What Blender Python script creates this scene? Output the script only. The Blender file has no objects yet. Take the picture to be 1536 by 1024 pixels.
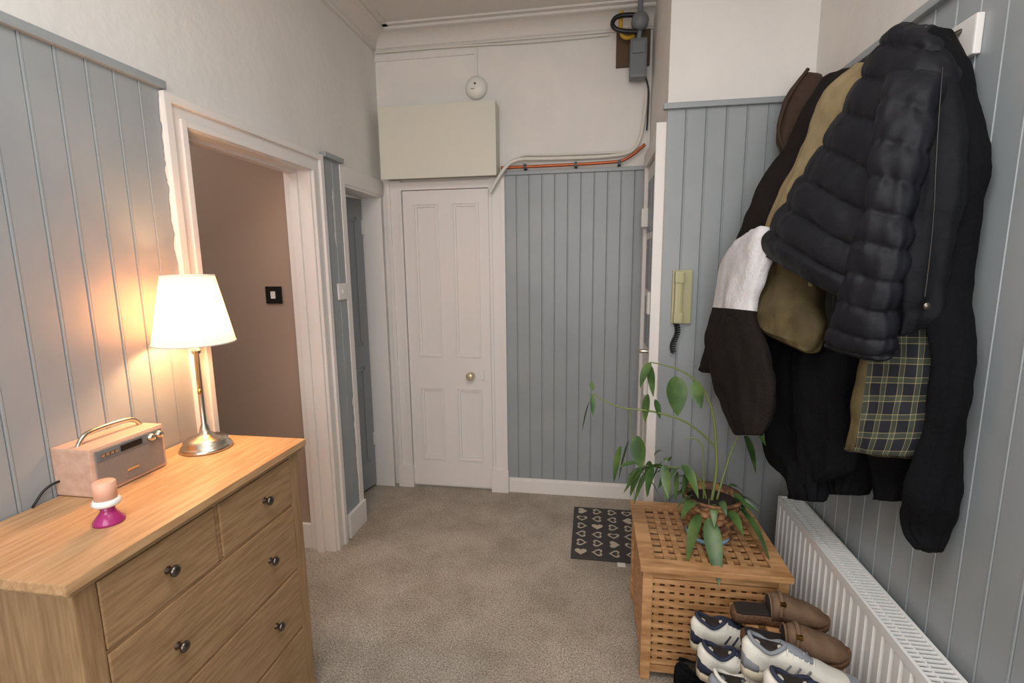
import bpy, bmesh, math, random
from mathutils import Vector, Matrix, noise
random.seed(4)
S=bpy.context.scene
try: S.view_settings.view_transform='Standard'
except Exception: pass
# ---------------------------------------------------------------- materials
def srgb(c):
    return tuple(((v/255)/12.92 if v/255<=.04045 else ((v/255+.055)/1.055)**2.4) for v in c)+(1,)
def mat(name,col,rough=.5,metal=0,nscale=0,ncol=None,bump=0,bscale=60,stretch=(1,1,1),detail=4,spec=None,sheen=0,lo=.35,hi=.65,bdist=.01):
    m=bpy.data.materials.new(name); m.use_nodes=True; nt=m.node_tree; b=nt.nodes['Principled BSDF']
    c=srgb(col); b.inputs['Base Color'].default_value=c; b.inputs['Roughness'].default_value=rough; b.inputs['Metallic'].default_value=metal
    if spec is not None: b.inputs['Specular IOR Level'].default_value=spec
    if sheen: b.inputs['Sheen Weight'].default_value=sheen
    tc=nt.nodes.new('ShaderNodeTexCoord'); mp=nt.nodes.new('ShaderNodeMapping'); mp.inputs['Scale'].default_value=stretch
    nt.links.new(tc.outputs['Object'],mp.inputs['Vector'])
    if ncol is not None:
        n=nt.nodes.new('ShaderNodeTexNoise'); n.inputs['Scale'].default_value=nscale; n.inputs['Detail'].default_value=detail
        r=nt.nodes.new('ShaderNodeValToRGB'); r.color_ramp.elements[0].position=lo; r.color_ramp.elements[1].position=hi
        r.color_ramp.elements[0].color=c; r.color_ramp.elements[1].color=srgb(ncol)
        nt.links.new(mp.outputs[0],n.inputs['Vector']); nt.links.new(n.outputs['Fac'],r.inputs[0]); nt.links.new(r.outputs[0],b.inputs['Base Color'])
    if bump:
        n2=nt.nodes.new('ShaderNodeTexNoise'); n2.inputs['Scale'].default_value=bscale; n2.inputs['Detail'].default_value=5
        bp=nt.nodes.new('ShaderNodeBump'); bp.inputs['Strength'].default_value=bump; bp.inputs['Distance'].default_value=bdist
        nt.links.new(mp.outputs[0],n2.inputs['Vector']); nt.links.new(n2.outputs['Fac'],bp.inputs['Height']); nt.links.new(bp.outputs[0],b.inputs['Normal'])
    return m
M={}
M['wall']=mat('wall_paint',(225,221,216),.7,bump=.3,bscale=18,nscale=3,ncol=(218,214,209))
M['ceil']=mat('ceiling_paint',(210,205,199),.8,bump=.1,bscale=10)
M['white']=mat('gloss_white',(222,217,213),.35,bump=.06,bscale=12)
M['grey']=mat('panel_grey',(149,154,157),.38,bump=.08,bscale=14,nscale=4,ncol=(142,148,151))
M['greydoor']=mat('door_grey',(136,140,144),.4)
M['brown']=mat('brown_wall',(160,138,122),.8)
M['carpet']=mat('carpet',(210,199,184),.95,nscale=150,ncol=(126,116,104),bump=.6,bscale=260,detail=4,lo=.3,hi=.7)
nt=M['carpet'].node_tree; b=nt.nodes['Principled BSDF']; src=b.inputs['Base Color'].links[0].from_socket
tc=nt.nodes.new('ShaderNodeTexCoord'); n=nt.nodes.new('ShaderNodeTexNoise'); n.inputs['Scale'].default_value=3.4; n.inputs['Detail'].default_value=10; n.inputs['Roughness'].default_value=.7
r=nt.nodes.new('ShaderNodeValToRGB'); r.color_ramp.elements[0].position=.38; r.color_ramp.elements[1].position=.64; r.color_ramp.elements[0].color=(1,1,1,1); r.color_ramp.elements[1].color=(.72,.70,.67,1)
mx=nt.nodes.new('ShaderNodeMixRGB'); mx.blend_type='MULTIPLY'; mx.inputs[0].default_value=1
nt.links.new(tc.outputs['Object'],n.inputs['Vector']); nt.links.new(n.outputs['Fac'],r.inputs[0]); nt.links.new(src,mx.inputs[1]); nt.links.new(r.outputs[0],mx.inputs[2]); nt.links.new(mx.outputs[0],b.inputs['Base Color'])
M['box']=mat('cupboard_cream',(210,207,194),.5)
M['oak']=mat('oak',(200,160,118),.42,nscale=9,ncol=(174,134,93),stretch=(12,.9,12),bump=.05,bscale=30,detail=9)  # lighter, oranger copy for the chest top; lamp glow is in the colour
M['oakf']=mat('oak_fronts_shaded',(170,137,99),.45,nscale=9,ncol=(144,112,78),stretch=(14,1.1,14),bump=.06,bscale=30,detail=10)  # darker copy of the oak; the shade on the fronts is in the colour
M['oakv']=mat('oak_vertical',(168,135,98),.45,nscale=9,ncol=(144,112,78),stretch=(12,12,.9),bump=.05,bscale=30,detail=9)  # legs and sides share the shaded tone of the fronts
M['oakd']=mat('oak_gap',(60,42,26),.8)
M['acacia']=mat('acacia',(200,154,108),.45,nscale=9,ncol=(160,116,74),stretch=(1,5,5),detail=5)
M['knob']=mat('pewter',(110,104,98),.3,1)
M['zip']=mat('zip_metal',(60,58,56),.4,1)
M['nickel']=mat('brushed_nickel',(208,198,180),.25,1)
M['brass']=mat('brass',(190,150,80),.3,1)
M['doorknob']=mat('door_knob_brass_white',(206,192,160),.25,.4)
M['black']=mat('black_plastic',(16,16,17),.4)
M['plastic']=mat('white_plastic',(225,222,215),.4)
M['cream']=mat('cream_plastic',(172,166,126),.4)
M['pinkwood']=mat('radio_wood',(206,172,152),.5,nscale=8,ncol=(192,156,136),stretch=(6,1,6))
M['grille']=mat('radio_grille',(136,126,118),.5,bump=.4,bscale=400)
M['candle']=mat('candle_wax',(230,176,150),.5)
M['magenta']=mat('magenta_glass',(160,44,108),.2)
M['rad']=mat('radiator_white',(228,228,226),.35)
M['mat']=mat('doormat_pile',(70,66,66),.95,bump=.8,bscale=300)
M['heart']=mat('doormat_heart',(190,175,155),.95,bump=.5,bscale=300)
M['copper']=mat('copper',(176,96,60),.4,.7)
M['cable']=mat('cable_white',(214,210,200),.5)
M['metalgrey']=mat('meter_grey',(108,112,116),.5)
M['yellow']=mat('gas_yellow',(190,150,40),.5)
M['board']=mat('brown_board',(88,66,44),.7)
M['puffer']=mat('puffer_nylon',(16,17,24),.62,bump=.35,bscale=60,bdist=.004,spec=.28)
M['cotton']=mat('black_cotton',(13,13,16),.95,bump=.5,bscale=60,spec=.15)
M['vest']=mat('black_shell',(16,17,22),.75,bump=.4,bscale=35,spec=.2)
M['browncloth']=mat('dark_brown_fleece',(33,28,26),.95,bump=.5,bscale=120,spec=.15)
M['whitecloth']=mat('white_fleece',(210,208,210),.95,bump=.4,bscale=100)
M['olive']=mat('olive_waxed_cotton',(94,82,54),.7,nscale=9,ncol=(76,66,44),bump=.5,bscale=30,spec=.25)
M['tan']=mat('tan_cotton',(150,134,102),.8,nscale=8,ncol=(130,114,84),bump=.5,bscale=30,spec=.2)
M['hat']=mat('hat_felt',(64,48,38),.7,bump=.4,bscale=40,spec=.25)
M['leaf']=mat('leaf_green',(52,80,42),.4,nscale=14,ncol=(84,110,56))
M['stem']=mat('stem_green',(112,122,66),.5)
M['wicker']=mat('wicker',(150,108,70),.7,nscale=30,ncol=(86,58,38),lo=.42,hi=.58)
M['soil']=mat('soil',(40,30,24),.95)
M['blue']=mat('blue_cloth',(130,160,182),.7)
M['suede']=mat('suede_brown',(124,100,80),.9,nscale=12,ncol=(98,76,60),bump=.3,bscale=200,spec=.2)
M['cork']=mat('cork',(110,78,54),.8,nscale=120,ncol=(80,54,36))
M['lining']=mat('shoe_inside_dark',(40,32,28),.9)  # dark tone stands for shade inside the closed-up shoe openings
M['shoewhite']=mat('shoe_white',(212,208,198),.55,bump=.2,bscale=150)
M['navy']=mat('shoe_navy',(34,42,62),.7)
M['shoegrey']=mat('shoe_grey',(128,132,138),.7)
M['rubber']=mat('rubber_sole',(204,194,172),.6)
m=bpy.data.materials.new('tartan_lining'); m.use_nodes=True; nt=m.node_tree; b=nt.nodes['Principled BSDF']; b.inputs['Roughness'].default_value=.85
uv=nt.nodes.new('ShaderNodeUVMap'); sx=nt.nodes.new('ShaderNodeSeparateXYZ'); nt.links.new(uv.outputs[0],sx.inputs[0])
def stripes(sock,per):
    a=nt.nodes.new('ShaderNodeMath'); a.operation='DIVIDE'; a.inputs[1].default_value=per; nt.links.new(sock,a.inputs[0])
    f=nt.nodes.new('ShaderNodeMath'); f.operation='FRACT'; nt.links.new(a.outputs[0],f.inputs[0])
    r=nt.nodes.new('ShaderNodeValToRGB'); r.color_ramp.interpolation='CONSTANT'; e=r.color_ramp.elements
    e[0].position=0; e[0].color=srgb((16,20,30)); e[1].position=.36; e[1].color=srgb((160,146,104))
    for p,c in ((.40,(66,74,58)),(.62,(58,66,54)),(.66,(158,144,104)),(.70,(18,22,32))):
        x=e.new(p); x.color=srgb(c)
    nt.links.new(f.outputs[0],r.inputs[0]); return r.outputs[0]
mx=nt.nodes.new('ShaderNodeMixRGB'); mx.inputs[0].default_value=.5
nt.links.new(stripes(sx.outputs[0],.042),mx.inputs[1]); nt.links.new(stripes(sx.outputs[1],.048),mx.inputs[2]); nt.links.new(mx.outputs[0],b.inputs['Base Color'])
M['plaid']=m
# ---------------------------------------------------------------- helpers
def link(o,parent=None):
    S.collection.objects.link(o)
    if parent:
        o.parent=parent; o.matrix_parent_inverse=Matrix.Translation(-parent.location)
    return o
def empty(name,loc=(0,0,0)):
    e=bpy.data.objects.new(name,None); e.location=loc; e.empty_display_size=.05; S.collection.objects.link(e); return e
def mesh_obj(name,bm,m,parent=None,smooth=False):
    me=bpy.data.meshes.new(name); bmesh.ops.recalc_face_normals(bm,faces=bm.faces); bm.to_mesh(me); bm.free()
    for x in (m if isinstance(m,(list,tuple)) else [m]): me.materials.append(x)
    if smooth:
        for p in me.polygons: p.use_smooth=True
    return link(bpy.data.objects.new(name,me),parent)
def addbox(bm,lo,hi,mi=0,bev=0):
    vs=[bm.verts.new((x,y,z)) for x in (lo[0],hi[0]) for y in (lo[1],hi[1]) for z in (lo[2],hi[2])]
    fs=[(0,1,3,2),(4,6,7,5),(0,4,5,1),(2,3,7,6),(0,2,6,4),(1,5,7,3)]
    F=[bm.faces.new([vs[i] for i in f]) for f in fs]
    for f in F: f.material_index=mi
    if bev:
        es=list({e for f in F for e in f.edges})
        bmesh.ops.bevel(bm,geom=es,offset=bev,segments=2,affect='EDGES',profile=.7)
def boxes(name,L,m,parent=None,bev=0):
    bm=bmesh.new()
    for i,b in enumerate(L):
        j=(i%7)*.00023   # avoid coplanar faces between neighbouring pieces
        addbox(bm,tuple(v-j for v in b[0]) if bev else b[0],tuple(v+j for v in b[1]) if bev else b[1],0,bev)
    return mesh_obj(name,bm,m,parent)
def lathe(name,prof,loc,m,parent=None,n=40,axis='z',flute=0):
    bm=bmesh.new(); rings=[]
    for r,z in prof:
        rg=[]
        for i in range(n):
            a=2*math.pi*i/n; rr=r*(1+(flute if i%2 else 0))
            p=Vector((rr*math.cos(a),rr*math.sin(a),z))
            if axis=='x': p=Vector((p.z,p.x,p.y))
            if axis=='y': p=Vector((p.x,p.z,p.y))
            rg.append(bm.verts.new(Vector(loc)+p))
        rings.append(rg)
    for k in range(len(rings)-1):
        for i in range(n):
            bm.faces.new((rings[k][i],rings[k][(i+1)%n],rings[k+1][(i+1)%n],rings[k+1][i]))
    bmesh.ops.remove_doubles(bm,verts=bm.verts,dist=1e-6)
    return mesh_obj(name,bm,m,parent,not flute)
def tube(name,pts,r,m,parent=None,res=3,smooth=True):
    cu=bpy.data.curves.new(name,'CURVE'); cu.dimensions='3D'; cu.bevel_depth=1; cu.bevel_resolution=res; cu.resolution_u=6; cu.use_fill_caps=True
    sp=cu.splines.new('NURBS' if smooth and len(pts)>2 else 'POLY'); sp.points.add(len(pts)-1)
    for i,p in enumerate(pts):
        sp.points[i].co=(p[0],p[1],p[2],1); sp.points[i].radius=(r[i] if isinstance(r,(list,tuple)) else r)
    if sp.type=='NURBS': sp.order_u=3; sp.use_endpoint_u=True
    o=bpy.data.objects.new(name+'_c',cu); S.collection.objects.link(o)
    dg=bpy.context.evaluated_depsgraph_get(); me=bpy.data.meshes.new_from_object(o.evaluated_get(dg)); bpy.data.objects.remove(o)
    me.materials.clear(); me.materials.append(m)
    for p in me.polygons: p.use_smooth=True
    me.name=name
    return link(bpy.data.objects.new(name,me),parent)
def panelling(name,o,d,n,W,z0,z1,m,parent=None,w=.08,th=.014):
    bm=bmesh.new(); prof=[]; s=0
    while s<W-1e-4:
        e=min(s+w,W); prof+=[(s,th)]
        if e-s>.03: prof+=[(e-.011,th),(e-.008,th-.004),(e-.006,th+.001),(e-.002,th+.001),(e-.0005,th-.001)]
        s=e
    prof.append((W,th)); prof=[(0,0)]+prof+[(W,0)]
    lo=[];hi=[]
    for s,t in prof:
        x=o[0]+d[0]*s+n[0]*t; y=o[1]+d[1]*s+n[1]*t
        lo.append(bm.verts.new((x,y,z0))); hi.append(bm.verts.new((x,y,z1)))
    for i in range(len(prof)-1): bm.faces.new((lo[i],lo[i+1],hi[i+1],hi[i]))
    bm.faces.new(hi)
    return mesh_obj(name,bm,m,parent)
XL=-1.33; XR=.91; YF=3.06; XE=.32; YJ=2.36; H=2.89; YB=-1.6
# ---------------------------------------------------------------- shell
boxes('floor',[((-3.3,YB-.1,-.08),(1.1,3.4,0))],M['carpet'])
boxes('ceiling',[((-3.3,YB-.1,H),(1.1,3.4,H+.08))],M['ceil'])
boxes('wall_far',[((XL,YF,0),(XE,YF+.1,H))],M['wall'])
boxes('wall_left',[((XL-.12,YB,0),(XL,1.49,H)),((XL-.12,1.49,1.965),(XL,2.235,H)),((XL-.12,2.235,0),(XL,2.55,H)),((XL-.12,2.55,1.94),(XL,3.03,H)),((XL-.12,3.03,0),(XL,3.16,H))],M['wall'])
boxes('wall_right',[((XR,YB,0),(XR+.1,YJ,H))],M['wall'])
boxes('wall_entry',[((XE,YJ,0),(XR+.1,YF+.1,H))],M['wall'],bev=.006)
boxes('wall_back',[((XL-.12,YB-.1,0),(XR+.1,YB,H))],M['wall'])
boxes('wall_brown_room',[((-3.2,2.25,0),(XL-.12,2.33,H)),((-3.3,.6,0),(-3.2,2.33,H)),((-3.3,.5,0),(XL-.12,.6,H))],M['brown'])
boxes('wall_side_room',[((-2.6,2.34,0),(-2.5,3.3,H)),((-2.6,3.2,0),(XL-.12,3.3,H))],M['wall'])
def cove(name,o,d,n,L):
    bm=bmesh.new(); prof=[(0,-.10),(.012,-.10),(.012,-.09)]
    for i in range(9):
        a=i/8*math.pi/2; prof.append((.02+.08*(1-math.cos(a)),-.085+.06*math.sin(a)))
    prof+=[(.11,-.022),(.11,-.010),(.14,-.010),(.14,0)]
    R=[]
    for s in (0,L):
        R.append([bm.verts.new((o[0]+d[0]*s+n[0]*t,o[1]+d[1]*s+n[1]*t,H+z)) for t,z in prof])
    for i in range(len(prof)-1): bm.faces.new((R[0][i],R[0][i+1],R[1][i+1],R[1][i]))
    return mesh_obj(name,bm,M['ceil'])
cove('trim_1',(XL,YB),(0,1),(1,0),YF-YB)
cove('trim_2',(XL,YF),(1,0),(0,-1),XE-XL)
panelling('trim_3',(XL,YB),(0,1),(1,0),1.42-YB,0,2.045,M['grey'],w=.0775)
boxes('trim_4',[((XL,YB,2.045),(XL+.028,1.425,2.07))],M['grey'],bev=.005)
panelling('trim_5',(XL,2.355),(0,1),(1,0),.155,0.14,2.035,M['grey'],w=.0775)
boxes('trim_6',[((XL,2.335,2.035),(XL+.035,2.52,2.06))],M['grey'],bev=.005)
boxes('baseboard_left',[((XL,2.35,0),(XL+.03,2.55,.14))],M['white'],bev=.006)
# worn white paint patches along panel edges
def patch(name,y0,y1,z0,z1,side,seed):
    bm=bmesh.new(); n=60; a=[];b_=[]
    for i in range(n+1):
        z=z0+(z1-z0)*i/n; w=(y1-y0)*max(.05,.55+.5*noise.noise(Vector((seed,z*22,0)))+.3*noise.noise(Vector((seed,z*70,3))))
        w*=min(1,6*(1-abs(2*i/n-1))+.1)
        if side>0: a.append(bm.verts.new((XL+.0158,y1,z))); b_.append(bm.verts.new((XL+.0158,y1-w,z)))
        else: a.append(bm.verts.new((XL+.0158,y0,z))); b_.append(bm.verts.new((XL+.0158,y0+w,z)))
    for i in range(n): bm.faces.new((a[i],a[i+1],b_[i+1],b_[i]))
    mesh_obj(name,bm,M['white'])
patch('trim_18',1.392,1.408,1.50,2.03,1,1); patch('trim_19',2.40,2.418,1.6,1.9,1,5); patch('trim_20',2.475,2.50,.3,.8,1,8)
def frame(name,pl,y0,y1,zt,w=.08,th=.03):
    L=[((pl,y0-w,0),(pl+th*.6,y0,zt+w)),((pl,y1,0),(pl+th*.6,y1+w,zt+w-.002)),((pl,y0,zt),(pl+th*.59,y1,zt+w-.004))]
    L+=[((pl,y0-w-.003,0),(pl+th,y0-w*.72,zt+w+.003)),((pl,y1+w*.72,0),(pl+th,y1+w+.003,zt+w+.002)),((pl,y0-w+.002,zt+w*.72),(pl+th*.98,y1+w-.002,zt+w+.001))]
    L+=[((pl,y0-.018,0),(pl+th*.8,y0+.001,zt+.018)),((pl,y1-.001,0),(pl+th*.8,y1+.018,zt+.017)),((pl,y0-.002,zt-.001),(pl+th*.78,y1+.002,zt+.016))]
    return boxes(name,L,M['white'],bev=.002)
frame('trim_7',XL,1.49,2.235,1.955)
boxes('trim_8',[((XL-.125,1.488,0),(XL+.01,1.503,1.965)),((XL-.125,2.22,0),(XL+.01,2.238,1.965)),((XL-.125,1.488,1.95),(XL+.01,2.238,1.968)),((XL-.09,2.205,0),(XL-.05,2.222,1.955)),((XL-.09,1.5,1.937),(XL-.05,2.222,1.952))],M['white'],bev=.002)
boxes('baseboard_brown_room',[((-3.2,2.23,0),(XL-.13,2.25,.14))],M['white'],bev=.005)
boxes('trim_9',[((XL-.125,2.54,0),(XL+.012,2.552,1.945)),((XL-.125,3.01,0),(XL+.012,3.032,1.945)),((XL-.125,2.54,1.925),(XL+.012,3.03,1.945)),((XL,2.50,0),(XL+.018,2.545,2.03)),((XL,2.50,1.94),(XL+.018,3.04,2.03))],M['white'],bev=.003)
g=empty('door_1',(XL-.115,3.0,0))
bm=bmesh.new(); addbox(bm,(-.04,-.47,.02),(0,0,1.92))
for z0,z1 in ((.2,.85),(1.0,1.8)):
    addbox(bm,(-.001,-.40,z0),(.006,-.06,z0+.02)); addbox(bm,(-.001,-.40,z1-.02),(.006,-.06,z1)); addbox(bm,(-.001,-.40,z0),(.006,-.38,z1)); addbox(bm,(-.001,-.08,z0),(.006,-.06,z1))
o=mesh_obj('leaf',bm,M['greydoor']); o.parent=g; g.rotation_euler=(0,0,math.radians(-14))
for z in (.3,1.7):
    bm=bmesh.new(); addbox(bm,(0,-.01,z),(.012,.008,z+.09)); o=mesh_obj('hinge',bm,M['white']); o.parent=g
def raised_door(name,x0,x1,z0,z1,yf,panels,m):
    g=empty(name,((x0+x1)/2,yf,z0)); th=.014
    bm=bmesh.new()
    xs=sorted({x0,x1}|{p[0] for p in panels}|{p[1] for p in panels}); zs=sorted({z0,z1}|{p[2] for p in panels}|{p[3] for p in panels})
    for i in range(len(xs)-1):
        for j in range(len(zs)-1):
            inside=any(p[0]<=xs[i]+1e-6 and xs[i+1]<=p[1]+1e-6 and p[2]<=zs[j]+1e-6 and zs[j+1]<=p[3]+1e-6 for p in panels)
            if not inside: addbox(bm,(xs[i],yf-th,zs[j]),(xs[i+1],yf,zs[j+1]))
    mesh_obj('leaf',bm,m,g)
    bm=bmesh.new()
    for a,b,c,d in panels:
        addbox(bm,(a-.01,yf-th+.010,c-.01),(b+.01,yf-.0005,d+.01))
        for q,t,y in ((.010,-.002,yf-th-.008),(.0,.012,yf-th-.001)):
            e=.001
            for lo,hi in (((a-q,y,c-q),(a+t,yf-.002,d+q)),((b-t,y+.0002,c-q),(b+q,yf-.002,d+q)),((a-q+e,y+.0004,c-q-.0003),(b+q-e,yf-.002,c+t)),((a-q+e,y+.0006,d-t),(b+q-e,yf-.002,d+q+.0003))):
                addbox(bm,lo,hi,0,.002)
    mesh_obj('mouldings',bm,m,g)
    return g
g=raised_door('door_2',-1.185,-.632,.015,1.965,YF-.004,[(-1.105,-.965,.92,1.875),(-.855,-.705,.92,1.875),(-1.105,-.965,.21,.69),(-.855,-.705,.21,.69)],M['white'])
lathe('knob',[(0,-.055),(.018,-.055),(.027,-.045),(.025,-.03),(.012,-.022),(.011,-.008),(.022,-.006),(.022,0)],(-.765,YF-.018,.79),M['doorknob'],g,24,'y')
boxes('latch',[((-.70,YF-.032,.765),(-.68,YF-.018,.825))],M['plastic'],g,.003)
L=[((-1.28,YF-.026,0),(-1.19,YF,2.028)),((-.627,YF-.026,0),(-.53,YF,2.026)),((-.553,YF-.038,0),(-.528,YF,2.018)),((-.627,YF-.034,0),(-.61,YF,1.975)),((-1.282,YF-.038,0),(-1.262,YF,2.016)),((-1.205,YF-.034,0),(-1.19,YF,1.974)),((-1.27,YF-.025,1.97),(-.54,YF,2.015)),((-1.20,YF-.033,1.968),(-.62,YF,1.983)),((-.637,YF-.045,0),(-.523,YF,.15)),((-1.287,YF-.045,0),(-1.183,YF,.15))]
boxes('trim_10',L,M['white'],bev=.002)
panelling('trim_11',(-.53,YF),(1,0),(0,-1),XE+.53,.1,2.035,M['grey'],w=.078)
boxes('trim_12',[((-.525,YF-.03,2.035),(XE,YF,2.058)),],M['grey'],bev=.005)
boxes('baseboard_far',[((-.522,YF-.026,0),(XE-.03,YF,.085)),((-.522,YF-.018,.08),(XE-.03,YF,.1))],M['white'],bev=.003)
g=empty('electricity_meter_cupboard',(-.9,2.95,2.2))
boxes('carcass',[((-1.27,2.945,2.035),(-.56,YF,2.433))],M['box'],g,.004)
boxes('lid',[((-1.272,2.93,2.02),(-.558,2.943,2.435))],M['box'],g,.004)
g=empty('heat_alarm',(-.695,YF,2.55))
lathe('body',[(0,-.045),(.03,-.045),(.055,-.035),(.065,-.02),(.065,0),(0,0)],(-.695,YF,2.545),M['plastic'],g,40,'y')
boxes('indicator',[((-.70,YF-.048,2.555),(-.69,YF-.044,2.565)),((-.72,YF-.047,2.53),(-.70,YF-.044,2.533))],M['black'],g)
boxes('conduit',[((-.703,YF-.013,2.6),(-.687,YF,2.765)),((XL,YF-.011,2.735),(-.685,YF,2.749))],M['white'],g)
panelling('trim_13',(XE+.0,YJ),(1,0),(0,-1),XR-XE,0,2.16,M['grey'],w=.084)
boxes('trim_14',[((XE-.02,YJ-.035,2.16),(XR,YJ,2.185))],M['grey'],bev=.006)
panelling('trim_15',(XR,YB),(0,1),(-1,0),YJ-YB-.014,0,2.16,M['grey'],w=.084)
boxes('trim_16',[((XR-.035,YB,2.16),(XR,YJ-.03,2.185))],M['grey'],bev=.006)
g=empty('door_3',(XE,2.7,0))
boxes('leaf',[((XE-.012,2.47,.01),(XE-.001,2.95,2.02))],M['white'],g,.002)
L=[]
for z0,z1 in ((1.05,1.32),(1.36,1.63),(1.67,1.94)):
    L.append(((XE-.016,2.55,z0),(XE-.008,2.70,z1))); L.append(((XE-.016,2.73,z0),(XE-.008,2.88,z1)))
boxes('glazing',L,M['greydoor'],g,.003)
boxes('lower_panels',[((XE-.022,2.54,.2),(XE-.008,2.70,.85)),((XE-.022,2.73,.2),(XE-.008,2.89,.85))],M['white'],g,.006)
boxes('handle_plate',[((XE-.02,2.5,.98),(XE-.01,2.54,1.14))],M['plastic'],g,.003)
tube('lever',[(XE-.015,2.52,1.06),(XE-.06,2.52,1.06),(XE-.075,2.53,1.06),(XE-.075,2.63,1.055)],.010,M['nickel'],g)
boxes('lock',[((XE-.045,2.49,1.25),(XE-.01,2.55,1.36)),((XE-.05,2.49,.84),(XE-.01,2.55,.93))],M['plastic'],g,.004)
boxes('chain',[((XE-.05,2.86,1.70),(XE-.01,2.93,1.80))],M['plastic'],g,.004)
boxes('trim_17',[((XE-.03,2.385,0),(XE,2.465,2.11)),((XE-.03,2.955,0),(XE,3.02,2.11)),((XE-.03,2.385,2.03),(XE,3.02,2.11)),((XE-.042,2.38,0),(XE,2.405,2.12))],M['white'],bev=.003)
g=empty('copper_pipe',(0,YF-.05,2.09))
tube('pipe_run',[(-.545,YF-.05,2.075),(-.3,YF-.05,2.075),(.1,YF-.05,2.078),(.2,YF-.05,2.09),(.29,YF-.05,2.17)],.009,M['copper'],g)
for x in (-.4,-.1,.15): boxes('clip',[((x-.008,YF-.064,2.062),(x+.008,YF-.0,2.09))],M['black'],g)
g=empty('cable_conduit',(-.1,YF-.03,2.12))
tube('conduit_1',[(-.61,YF-.075,1.93),(-.55,YF-.08,2.03),(-.47,YF-.07,2.12),(-.3,YF-.025,2.12),(.1,YF-.025,2.115),(.25,YF-.02,2.14),(.285,YF-.02,2.3),(.295,YF-.02,2.48)],.011,M['cable'],g)
tube('cable_1',[(-.54,YF-.02,2.07),(-.45,YF-.02,2.155),(-.3,YF-.02,2.14),(.2,YF-.02,2.14)],.006,M['cable'],g)
g=empty('ceiling_cable',(-.5,YF-.03,2.78))
tube('top_cable',[(XL+.01,YF-.02,2.782),(-.8,YF-.02,2.783),(-.3,YF-.02,2.765),(.08,YF-.02,2.775)],.006,M['cable'],g)
g=empty('gas_meter',(.2,2.97,2.7))
boxes('backboard',[((.12,3.03,2.60),(.305,YF-.001,2.785))],M['board'],g,.003)
bm=bmesh.new(); addbox(bm,(.19,2.92,2.5),(.28,3.0,2.70),0,.014); addbox(bm,(.20,2.91,2.62),(.27,2.925,2.68),0,.004); mesh_obj('meter_body',bm,M['metalgrey'],g)
lathe('regulator',[(0,-.04),(.035,-.035),(.045,-.01),(.045,.02),(0,.03)],(.235,2.90,2.77),M['metalgrey'],g,24,'y')
tube('yellow_pipe',[(.14,2.93,2.84),(.13,2.93,2.75),(.16,2.94,2.70),(.21,2.95,2.72)],.011,M['yellow'],g)
tube('black_hose',[(.22,2.90,2.72),(.13,2.89,2.72),(.08,2.89,2.76),(.12,2.89,2.81),(.22,2.90,2.8)],.012,M['black'],g)
tube('riser',[(.235,2.93,2.70),(.235,2.90,2.76),(.235,2.90,2.87)],.014,M['metalgrey'],g)
tube('drop_cable',[(.27,3.0,2.55),(.30,3.02,2.5),(.305,3.03,2.4),(.30,3.03,2.25)],.005,M['black'],g)
# chest of drawers
g=empty('chest_of_drawers',(-1.1,1.04,0))
cx0,cx1,cy0,cy1,cz=-1.30,-.948,.685,1.40,.94
bm=bmesh.new(); addbox(bm,(-1.31,.66,cz-.022),(-.925,1.42,cz),0,.003)
mesh_obj('top',bm,M['oak'],g)
boxes('top_moulding',[((-1.305,.672,cz-.036),(-.936,1.41,cz-.022))],M['oakf'],g,.004)
P=.045
boxes('legs',[((x,y,0),(x+P,y+P,cz-.036)) for x in (cx0,cx1-P) for y in (cy0,cy1-P)],M['oakv'],g,.004)
boxes('side_panels',[((cx0+P,cy0+.012,.08),(cx1-P,cy0+.024,cz-.036)),((cx0+P,cy1-.024,.08),(cx1-P,cy1-.012,cz-.036)),((cx0+.01,cy0+P,.08),(cx0+.02,cy1-P,cz-.036))],M['oakv'],g)
boxes('interior',[((cx0+.03,cy0+P,.07),(cx1-.031,cy1-P,cz-.04))],M['oakd'],g)
rows_=[(.745,.895),(.52,.733),(.305,.508),(.085,.293)]
ym=1.0425
L=[((cx1-.03,cy0+P,.896),(cx1-.003,cy1-P,cz-.036)),((cx1-.03,cy0+P,.06),(cx1-.003,cy1-P,.083)),((cx1-.03,ym-.006,.74),(cx1-.003,ym+.006,.9))]
for z in (.739,.514,.299): L.append(((cx1-.03,cy0+P,z-.004),(cx1-.003,cy1-P,z+.004)))
boxes('rails',L,M['oakf'],g)
L=[];K=[]
for i,(a,b) in enumerate(rows_):
    cols=[(cy0+P+.003,ym-.009),(ym+.009,cy1-P-.003)] if i==0 else [(cy0+P+.003,cy1-P-.003)]
    for c in cols: L.append(((cx1-.03,c[0],a),(cx1+.002,c[1],b)))
    for y in (.884,1.222): K.append((y,(a+b)/2))
boxes('drawer_fronts',L,M['oakf'],g,.003)
for y,z in K:
    lathe('knob',[(0,.027),(.007,.027),(.0125,.0235),(.0135,.019),(.008,.014),(.006,.008),(.009,.002),(.009,0)],(cx1+.002,y,z),M['knob'],g,20,'x')
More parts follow.
